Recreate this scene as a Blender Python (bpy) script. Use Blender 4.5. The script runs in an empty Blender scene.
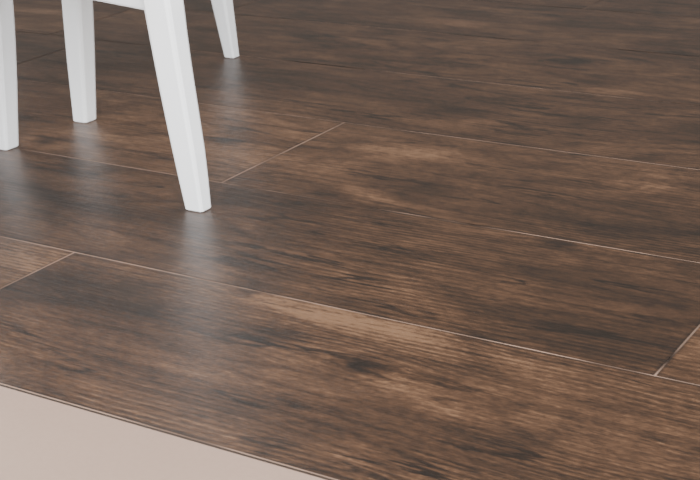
import bpy, bmesh, math, random
import numpy as np
from mathutils import Matrix, Vector, noise as mn

S=0.60   # camera height in metres; layout numbers below are in units of S
F=1407.0
R=np.array([[0.848,-0.155,0.508],[0.529,0.326,-0.784],[-0.044,0.933,0.358]])
u_,_,v_=np.linalg.svd(R); R=u_@v_

def ray(px,py): return R@np.array([px-350.,-(py-240.),-F])
def P(px,py):
    d=ray(px,py); t=-1/d[2]; return d[0]*t,d[1]*t
def onY(px,py,Y):
    d=ray(px,py); t=Y/d[1]; return d[0]*t, 1+d[2]*t

def link(o):
    bpy.context.collection.objects.link(o); return o

# ---------------- materials ----------------
def newmat(name):
    m=bpy.data.materials.new(name); m.use_nodes=True
    nt=m.node_tree; b=nt.nodes['Principled BSDF']; return m,nt,b
def N(nt,t,**k):
    n=nt.nodes.new(t)
    for a,b in k.items(): setattr(n,a,b)
    return n
def math_(nt,op,a,b=None,c=None):
    n=N(nt,'ShaderNodeMath',operation=op)
    for i,x in enumerate((a,b,c)):
        if x is None: continue
        if isinstance(x,(int,float)): n.inputs[i].default_value=x
        else: nt.links.new(x,n.inputs[i])
    return n.outputs[0]
def noise(nt,vec,scl,detail=3,rough=.5,dist=0):
    m=N(nt,'ShaderNodeMapping'); m.inputs['Scale'].default_value=scl
    nt.links.new(vec,m.inputs[0])
    n=N(nt,'ShaderNodeTexNoise'); n.inputs['Scale'].default_value=1
    n.inputs['Detail'].default_value=detail; n.inputs['Roughness'].default_value=rough; n.inputs['Distortion'].default_value=dist
    nt.links.new(m.outputs[0],n.inputs['Vector'])
    return n.outputs['Fac']

wood,nt,b=newmat('wood_planks')
at=N(nt,'ShaderNodeAttribute',attribute_name='gcoord'); gc=at.outputs['Vector']
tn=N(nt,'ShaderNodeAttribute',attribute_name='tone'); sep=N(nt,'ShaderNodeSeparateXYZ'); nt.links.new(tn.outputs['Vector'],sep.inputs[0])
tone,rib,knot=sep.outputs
n1=noise(nt,gc,(3.0,110,1),5,.75)
n2=noise(nt,gc,(34,320,1),3,.85)
n3=noise(nt,gc,(2.6,6,1),8,.66,.8)
n4=noise(nt,gc,(45,90,1),5,.85)
n5=noise(nt,gc,(2,18,1),5,.6,.3)
n6=noise(nt,gc,(1.2,12,1),6,.55,.3)
n7=noise(nt,gc,(3,9,4),3,.6)
n8=noise(nt,gc,(7,13,3),6,.75,.5)
nw=noise(nt,gc,(.7,3.5,1),2,.5)
def c(x,k): return math_(nt,'MULTIPLY',math_(nt,'SUBTRACT',x,.5),k)
sx=N(nt,'ShaderNodeSeparateXYZ'); nt.links.new(gc,sx.inputs[0])
ph=math_(nt,'ADD',math_(nt,'MULTIPLY',sx.outputs[1],480.),math_(nt,'MULTIPLY',nw,60.))
ph=math_(nt,'ADD',ph,math_(nt,'MULTIPLY',n1,5.))
ring=math_(nt,'SINE',ph)
nm=noise(nt,gc,(1.4,5,1),2,.5)
rg_=math_(nt,'MULTIPLY',ring,math_(nt,'MULTIPLY',math_(nt,'MAXIMUM',math_(nt,'SUBTRACT',nm,.36),0.),.5))
# cathedral figure : widely spaced arched growth rings
pc_=math_(nt,'ADD',math_(nt,'MULTIPLY',sx.outputs[1],70.),math_(nt,'MULTIPLY',nw,85.))
pc_=math_(nt,'ADD',pc_,math_(nt,'MULTIPLY',n8,2.5))
cat=math_(nt,'POWER',math_(nt,'MULTIPLY_ADD',math_(nt,'SINE',pc_),.5,.5),4.)
grain=math_(nt,'ADD',math_(nt,'ADD',c(n1,.38),c(n2,1.05)),rg_)
grain=math_(nt,'MULTIPLY',grain,rib)
# thin dark veins
vein=math_(nt,'SUBTRACT',1.,math_(nt,'MULTIPLY',math_(nt,'ABSOLUTE',math_(nt,'SUBTRACT',n6,.5)),50.))
vein=math_(nt,'MAXIMUM',vein,0.)
vm=math_(nt,'MAXIMUM',math_(nt,'SUBTRACT',n7,.42),0.)
vein=math_(nt,'MULTIPLY',vein,math_(nt,'MULTIPLY',vm,2.8))
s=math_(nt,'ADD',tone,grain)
s=math_(nt,'ADD',s,c(n3,1.15))
s=math_(nt,'ADD',s,c(n8,.32))
s=math_(nt,'ADD',s,c(n4,.85))
s=math_(nt,'ADD',s,c(n5,.25))
s=math_(nt,'SUBTRACT',s,math_(nt,'MULTIPLY',cat,.14))
s=math_(nt,'SUBTRACT',s,vein)
s=math_(nt,'SUBTRACT',s,knot)
ramp=N(nt,'ShaderNodeValToRGB'); nt.links.new(s,ramp.inputs[0])
cr=ramp.color_ramp
cr.elements[0].position=0.0; cr.elements[0].color=(.0055,.0030,.0017,1)
cr.elements[1].position=1.0; cr.elements[1].color=(.142,.078,.042,1)
for p,col in ((.25,(.0135,.0066,.0034,1)),(.5,(.032,.0150,.0072,1)),(.75,(.067,.033,.0166,1))):
    e=cr.elements.new(p); e.color=col
nt.links.new(ramp.outputs[0],b.inputs['Base Color'])
rg=math_(nt,'ADD',.375,c(n1,-.15)); rg=math_(nt,'ADD',rg,c(n3,-.12))
nt.links.new(rg,b.inputs['Roughness'])
b.inputs['Specular IOR Level'].default_value=.47
bp=N(nt,'ShaderNodeBump'); bp.inputs['Strength'].default_value=.28; bp.inputs['Distance'].default_value=.001
nt.links.new(grain,bp.inputs['Height']); nt.links.new(bp.outputs[0],b.inputs['Normal'])

seam,nt,b=newmat('plank_joint')
tc=N(nt,'ShaderNodeTexCoord')
ns=noise(nt,tc.outputs['Object'],(4,4,4),3,.6)
r=N(nt,'ShaderNodeValToRGB'); nt.links.new(ns,r.inputs[0])
r.color_ramp.elements[0].position=.34; r.color_ramp.elements[0].color=(.010,.005,.003,1)
r.color_ramp.elements[1].position=.52; r.color_ramp.elements[1].color=(.30,.20,.15,1)
nt.links.new(r.outputs[0],b.inputs['Base Color']); b.inputs['Roughness'].default_value=.5

tilem,nt,b=newmat('beige_tile')
tc=N(nt,'ShaderNodeTexCoord')
a1=noise(nt,tc.outputs['Object'],(5,5,5),4,.6); a2=noise(nt,tc.outputs['Object'],(160,160,160),3,.7)
mm=math_(nt,'ADD',c(a1,.5),c(a2,.5)); mm=math_(nt,'ADD',mm,.5)
r=N(nt,'ShaderNodeValToRGB'); nt.links.new(mm,r.inputs[0])
r.color_ramp.elements[0].color=(.245,.168,.131,1); r.color_ramp.elements[1].color=(.33,.232,.184,1)
nt.links.new(r.outputs[0],b.inputs['Base Color']); b.inputs['Roughness'].default_value=.5
b.inputs['Specular IOR Level'].default_value=.3

dark,nt,b=newmat('dark_joint'); b.inputs['Base Color'].default_value=(.03,.018,.012,1)
n=noise(nt,N(nt,'ShaderNodeTexCoord').outputs['Object'],(9,9,9)); nt.links.new(math_(nt,'ADD',.5,c(n,.2)),b.inputs['Roughness'])

white,nt,b=newmat('white_lacquer')
tc=N(nt,'ShaderNodeTexCoord')
n=noise(nt,tc.outputs['Object'],(40,40,8),3,.6)
r=N(nt,'ShaderNodeValToRGB'); nt.links.new(n,r.inputs[0])
r.color_ramp.elements[0].color=(.85,.87,.89,1); r.color_ramp.elements[1].color=(.90,.915,.93,1)
nt.links.new(r.outputs[0],b.inputs['Base Color']); b.inputs['Roughness'].default_value=.32
bp=N(nt,'ShaderNodeBump'); bp.inputs['Strength'].default_value=.08; bp.inputs['Distance'].default_value=.001
nt.links.new(n,bp.inputs['Height']); nt.links.new(bp.outputs[0],b.inputs['Normal'])

# ---------------- wood floor ----------------
# tonal patches of the wood itself: (px,py, rx, ry, value)
tones=[(130,300,.35,.08,-.24),(60,290,.25,.06,-.18),(200,345,.30,.03,-.14),(450,400,.5,.05,.10),(300,310,.4,.04,.10),
 (30,262,.2,.10,.10),(60,400,.5,.04,-.05),(560,460,.4,.06,-.06),(380,440,.5,.03,-.10),(470,350,.3,.02,.10),
 (60,200,.35,.10,-.14),(150,235,.3,.05,.06),(390,320,.18,.06,.20),(600,330,.22,.09,-.26),(330,240,.3,.07,-.10),(500,300,.3,.05,.06),
 (270,270,.2,.03,-.12),(470,260,.2,.04,-.12),
 (150,120,.35,.15,.06),(200,150,.25,.08,.12),
 (410,155,.18,.07,.32),(330,165,.2,.05,.16),(300,205,.3,.04,-.18),(560,200,.3,.08,-.04),(640,230,.25,.07,-.12),(480,185,.2,.05,.12),
 (120,75,.4,.12,.10),(430,120,.25,.05,.24),(600,130,.5,.10,-.06),(300,80,.5,.12,-.14),(660,150,.2,.04,.12),
 (40,20,.6,.3,.25),(400,30,.8,.3,-.04),(600,50,.6,.2,-.06),(500,60,.3,.06,.12)]
knots=[(368,368,.035,.022),(225,141,.04,.022),(557,244,.03,.016),(245,292,.02,.010),(235,130,.02,.012),(575,62,.04,.03),(475,175,.02,.012),(45,141,.03,.02),(632,187,.02,.012)]
T=[(*P(a,b_),rx,ry,v) for a,b_,rx,ry,v in tones]
K=[(*P(a,b_),rx,ry) for a,b_,rx,ry in knots]
rows=[1.40,1.895,2.37,2.89,3.38,3.87,4.36,4.85,5.34,5.83,6.32,6.81,7.3]
ends=[-1.88,-.676,-1.872,-3.15,-3.35,-3.0,-1.85,-.9,-2.2,-3.5,-1.3,-2.4]
base=[.59,.54,.60,.52,.58,.52,.55,.52,.53,.51,.52,.50]
ribs=[1.1,.75,.65,.7,.65,.7,.7,.7,.7,.7,.7,.7]
random.seed(4)
V=[];Fc=[];GC=[];TN=[];MI=[]
g=.0021; L=2.5; X0,X1=-7.0,3.5
for ri in range(len(rows)-1):
    ya,yb=rows[ri]+g,rows[ri+1]-g
    cuts=[ends[ri]+L*k for k in range(-6,6)]
    cuts=[X0]+[q for q in cuts if X0<q<X1]+[X1]
    for xa,xb in zip(cuts[:-1],cuts[1:]):
        seed=random.random()*50; tb=base[ri]+random.uniform(-.05,.05)
        if ri==0 and xb<-1.8 and xb>-2: tb=.70
        if ri==2 and abs(xb+1.872)<.01: tb=.69
        if ri==1 and xa>-.7 and xa<-.6: tb=.62
        xs=np.linspace(xa+g,xb-g,max(2,int((xb-xa)/.022)+1)); ys=np.linspace(ya,yb,24)
        xs=np.concatenate([[xs[0]],[xs[0]+.006],xs[1:-1],[xs[-1]-.006],[xs[-1]]])
        ys=np.concatenate([[ys[0]],[ys[0]+.007],ys[1:-1],[ys[-1]-.007],[ys[-1]]])
        off=len(V)
        for j,y in enumerate(ys):
            for i,x in enumerate(xs):
                V.append((x*S,y*S,0.0))
                t=tb; kn=0; v=y
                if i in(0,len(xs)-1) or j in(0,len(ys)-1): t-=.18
                for (cx,cy,rx,ry,val) in T:
                    if ya<=cy<=yb and xa<=cx<=xb:
                        q=((x-cx)/rx)**2+((y-cy)/ry)**2
                        if q<9: t+=val*math.exp(-q)
                for (cx,cy,rx,ry) in K:
                    if ya<=cy<=yb and xa<=cx<=xb:
                        q=((x-cx)/rx)**2+((y-cy)/ry)**2
                        if q<8: kn+=.6*math.exp(-q)
                        q2=((x-cx)/(rx*4))**2+((y-cy)/(ry*2.6))**2
                        if q2<9: v-= (y-cy)*.72*math.exp(-q2)
                v+= .018*mn.noise(Vector((x*1.1+seed,y*1.2,seed)))+.002*mn.noise(Vector((x*6,y*6,seed)))
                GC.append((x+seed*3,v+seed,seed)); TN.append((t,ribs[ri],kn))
        nx=len(xs)
        for j in range(len(ys)-1):
            for i in range(nx-1):
                a=off+j*nx+i; Fc.append((a,a+1,a+1+nx,a+nx)); MI.append(0)
# joint bed just under the plank surface
o=len(V)
for x,y in ((X0,rows[0]),(X1,rows[0]),(X1,rows[-1]),(X0,rows[-1])):
    V.append((x*S,y*S,-.0006)); GC.append((0,0,0)); TN.append((0,0,0))
Fc.append((o,o+1,o+2,o+3)); MI.append(1)
me=bpy.data.meshes.new('floor'); me.from_pydata(V,[],Fc)
me.materials.append(wood); me.materials.append(seam)
me.polygons.foreach_set('material_index',MI)
for nm_,D in (('gcoord',GC),('tone',TN)):
    A=me.attributes.new(nm_,'FLOAT_VECTOR','POINT'); A.data.foreach_set('vector',np.array(D,dtype=np.float32).ravel())
me.update()
link(bpy.data.objects.new('floor',me))

def slab(name,x0,x1,y0,y1,z0,z1,mat,bev=0):
    bm=bmesh.new(); bmesh.ops.create_cube(bm,size=1)
    for v in bm.verts: v.co=Vector(((x0+x1)/2+v.co.x*(x1-x0),(y0+y1)/2+v.co.y*(y1-y0),(z0+z1)/2+v.co.z*(z1-z0)))
    if bev: bmesh.ops.bevel(bm,geom=bm.edges[:],offset=bev,segments=2,affect='EDGES')
    m=bpy.data.meshes.new(name); bm.to_mesh(m); bm.free(); m.materials.append(mat)
    return link(bpy.data.objects.new(name,m))
slab('floor_tile',X0*S,X1*S,-1.5*S,(1.40-.005)*S,-.02,0,tilem,.001)
slab('trim_1',X0*S,X1*S,(1.40-.005)*S,(1.40+.002)*S,-.02,-.0008,dark)

# ---------------- chairs ----------------
def loft(name,secs,mat,parent,ch=.16):
    bm=bmesh.new(); rings=[]
    for cx,cy,z,wx,wy in secs:
        k=min(wx,wy)*ch; a,b2=wx/2,wy/2
        pts=[(-a+k,-b2),(a-k,-b2),(a-k*.3,-b2+k*.3),(a,-b2+k),(a,b2-k),(a-k*.3,b2-k*.3),(a-k,b2),(-a+k,b2),(-a+k*.3,b2-k*.3),(-a,b2-k),(-a,-b2+k),(-a+k*.3,-b2+k*.3)]
        rings.append([bm.verts.new((cx+p,cy+q,z)) for p,q in pts])
    n=12
    for r0,r1 in zip(rings[:-1],rings[1:]):
        for i in range(n): bm.faces.new((r0[i],r0[(i+1)%n],r1[(i+1)%n],r1[i]))
    bm.faces.new(list(reversed(rings[0]))); bm.faces.new(rings[-1])
    m=bpy.data.meshes.new(name); bm.to_mesh(m); bm.free(); m.materials.append(mat)
    o=link(bpy.data.objects.new(name,m)); o.parent=parent
    return o
def interp(pts,n=24):
    zs=np.array([p[0] for p in pts])
    A=np.array(pts)
    Z=np.linspace(zs[0],zs[-1],n)
    cols=[]
    for k in range(1,A.shape[1]):
        d=np.gradient(A[:,k],zs); c_=[]
        for z in Z:
            i=min(max(np.searchsorted(zs,z)-1,0),len(zs)-2); h=zs[i+1]-zs[i]; t=(z-zs[i])/h
            c_.append((2*t**3-3*t*t+1)*A[i,k]+(t**3-2*t*t+t)*h*d[i]+(-2*t**3+3*t*t)*A[i+1,k]+(t**3-t*t)*h*d[i+1])
        cols.append(c_)
    return Z,cols
def leg(name,foot,flare_dir,prof,mat,parent):
    Z,(of,wx,wy)=interp(prof)
    secs=[]
    for i,z in enumerate(Z):
        secs.append((foot[0]+flare_dir[0]*of[i],foot[1]+flare_dir[1]*of[i],z,wx[i],wy[i]))
    s0=secs[0]; secs=[(s0[0],s0[1],0.0,s0[3]-.003,s0[4]-.003),(s0[0],s0[1],.0015,s0[3],s0[4])]+secs[1:]
    return loft(name,secs,mat,parent)

def seg(name,p,q,w,h,mat,parent):
    p=Vector(p);q=Vector(q); d=(q-p); L_=d.length
    bm=bmesh.new(); bmesh.ops.create_cube(bm,size=1)
    for v in bm.verts: v.co=Vector((v.co.x*L_,v.co.y*w,v.co.z*h))
    bmesh.ops.bevel(bm,geom=bm.edges[:],offset=min(w,h)*.15,segments=2,affect='EDGES')
    m=bpy.data.meshes.new(name); bm.to_mesh(m); bm.free(); m.materials.append(mat)
    o=link(bpy.data.objects.new(name,m)); o.parent=parent
    o.matrix_basis=Matrix.Translation((p+q)/2)@d.to_track_quat('X','Z').to_matrix().to_4x4()
    return o

def chair(fl,fr,bl,br,back,prof_b,prof_f,sz,rail_z):
    e=bpy.data.objects.new('dining_chair',None); link(e)
    for i,(f,pr) in enumerate(((fl,prof_f),(fr,prof_f),(bl,prof_b),(br,prof_b))):
        leg('leg_%d'%(i+1),f,back,pr,white,e)
    def at(f,pr,z):
        Z,(of,_,_)=interp(pr,60); o_=np.interp(z,Z,of); return Vector((f[0]+back[0]*o_,f[1]+back[1]*o_,z))
    cs=[at(fl,prof_f,sz),at(fr,prof_f,sz),at(br,prof_b,sz),at(bl,prof_b,sz)]
    cen=sum(cs,Vector())/4
    bm=bmesh.new(); ring=[]
    for k in range(2):
        ring.append([bm.verts.new(Vector((cen.x+(q.x-cen.x)*1.12,cen.y+(q.y-cen.y)*1.12,sz+.024*k))) for q in cs])
    bm.faces.new(ring[0]);bm.faces.new(ring[1])
    for i in range(4): bm.faces.new((ring[0][i],ring[0][(i+1)%4],ring[1][(i+1)%4],ring[1][i]))
    bmesh.ops.recalc_face_normals(bm,faces=bm.faces[:])
    bmesh.ops.bevel(bm,geom=bm.edges[:],offset=.007,segments=3,affect='EDGES')
    m=bpy.data.meshes.new('seat'); bm.to_mesh(m); bm.free(); m.materials.append(white)
    o=link(bpy.data.objects.new('seat',m)); o.parent=e
    za=sz-.032
    q=[at(fl,prof_f,za),at(fr,prof_f,za),at(br,prof_b,za),at(bl,prof_b,za)]
    for i in range(4): seg('apron_%d'%(i+1),q[i],q[(i+1)%4],.018,.06,white,e)
    for i,(f,bk) in enumerate(((fl,bl),(fr,br))):
        seg('stretcher_%d'%(i+1),at(f,prof_f,rail_z),at(bk,prof_b,rail_z),.016,.03,white,e)
    for i,z in enumerate((sz+.16,sz+.27,sz+.39)):
        seg('back_slat_%d'%(i+1),at(bl,prof_b,z),at(br,prof_b,z),.016,.055 if i<2 else .07,white,e)
    return e

SZ=.445
YC=P(198.5,209)[1]; XC=P(198.5,209)[0]
pc=[]
for (px,py) in ((198.5,209),(190.5,160),(179.5,100),(170,45),(163,0)):
    x,z=onY(px,py,YC); pc.append((max(z,0)*S,(x-XC)*S))
ot=pc[-1][1]
wid=[(.028,.022),(.034,.027),(.038,.029),(.040,.031),(.042,.034)]
prof_b=[(z,o_,a,b2) for (z,o_),(a,b2) in zip(pc,wid)]
prof_b+=[(.36,ot-.012,.044,.034),(SZ,ot-.014,.044,.034),(.60,ot+.005,.036,.028),(.86,ot+.075,.028,.024)]
def pf(k): return [(0,0,.028,.028),(.05,.05*k,.031,.031),(.1,.1*k,.034,.034),(.2,.2*k,.038,.036),(SZ,.2*k,.040,.038)]
A=P(6.5,147.5)
C=(XC*S,YC*S); Af=(A[0]*S,A[1]*S)
dw=.40
rz=onY(142,8,YC)[1]*S
ch1=chair((Af[0],Af[1]-dw),Af,(C[0],C[1]-dw),C,(1,0),prof_b,pf(.09),SZ,rz+.012)
B=P(85,120.5); D=P(232,57)
wdt=.585
Bf=(B[0]*S,B[1]*S); Df=(D[0]*S,D[1]*S)
prof_b2=[(0,0,.022,.020),(.05,-.008,.027,.023),(.10,-.016,.032,.026),(.17,-.027,.036,.030),(.36,-.048,.040,.034),(SZ,-.05,.040,.034),(.60,-.035,.036,.028),(.86,.03,.028,.024)]
ch2=chair((Bf[0]-wdt,Bf[1]),Bf,(Df[0]-wdt,Df[1]),Df,(0,1),prof_b2,pf(.07),SZ,.26)

# ---------------- light ----------------
w=bpy.data.worlds.new('World'); bpy.context.scene.world=w; w.use_nodes=True
bg=w.node_tree.nodes['Background']; bg.inputs[0].default_value=(1,.90,.82,1); bg.inputs[1].default_value=.36
def area(name,loc,target,sx,sy,e,col=(1,1,1)):
    l=bpy.data.lights.new(name,'AREA'); l.shape='RECTANGLE'; l.size=sx; l.size_y=sy; l.energy=e; l.color=col
    o=link(bpy.data.objects.new(name,l)); o.location=loc
    o.rotation_euler=(Vector(target)-Vector(loc)).to_track_quat('-Z','Y').to_euler(); return o
area('window_light',(-3.6,1.0,1.3),(-1,1.2,0),1.6,1.4,75,(.93,.97,1))
area('front_fill',(1.2,-1.6,1.8),(-1,1.4,.1),2.6,2.0,520,(.98,.99,1))  # added fill from the camera side to whiten the legs, not an actual window
area('overhead_fill',(-.6,1.2,2.7),(-.9,1.4,0),2.0,2.0,85,(1,.97,.92))  # added overhead fill, no known lamp; its reflection misses the grazing view

# ---------------- camera ----------------
cd=bpy.data.cameras.new('camera'); cd.lens=F/700*36; cd.sensor_width=36; cd.clip_start=.01
co=link(bpy.data.objects.new('camera',cd))
M=Matrix(R.tolist()).to_4x4(); M.translation=Vector((0,0,S)); co.matrix_world=M
cd.dof.use_dof=True; cd.dof.focus_distance=1.6; cd.dof.aperture_fstop=28
bpy.context.scene.camera=co
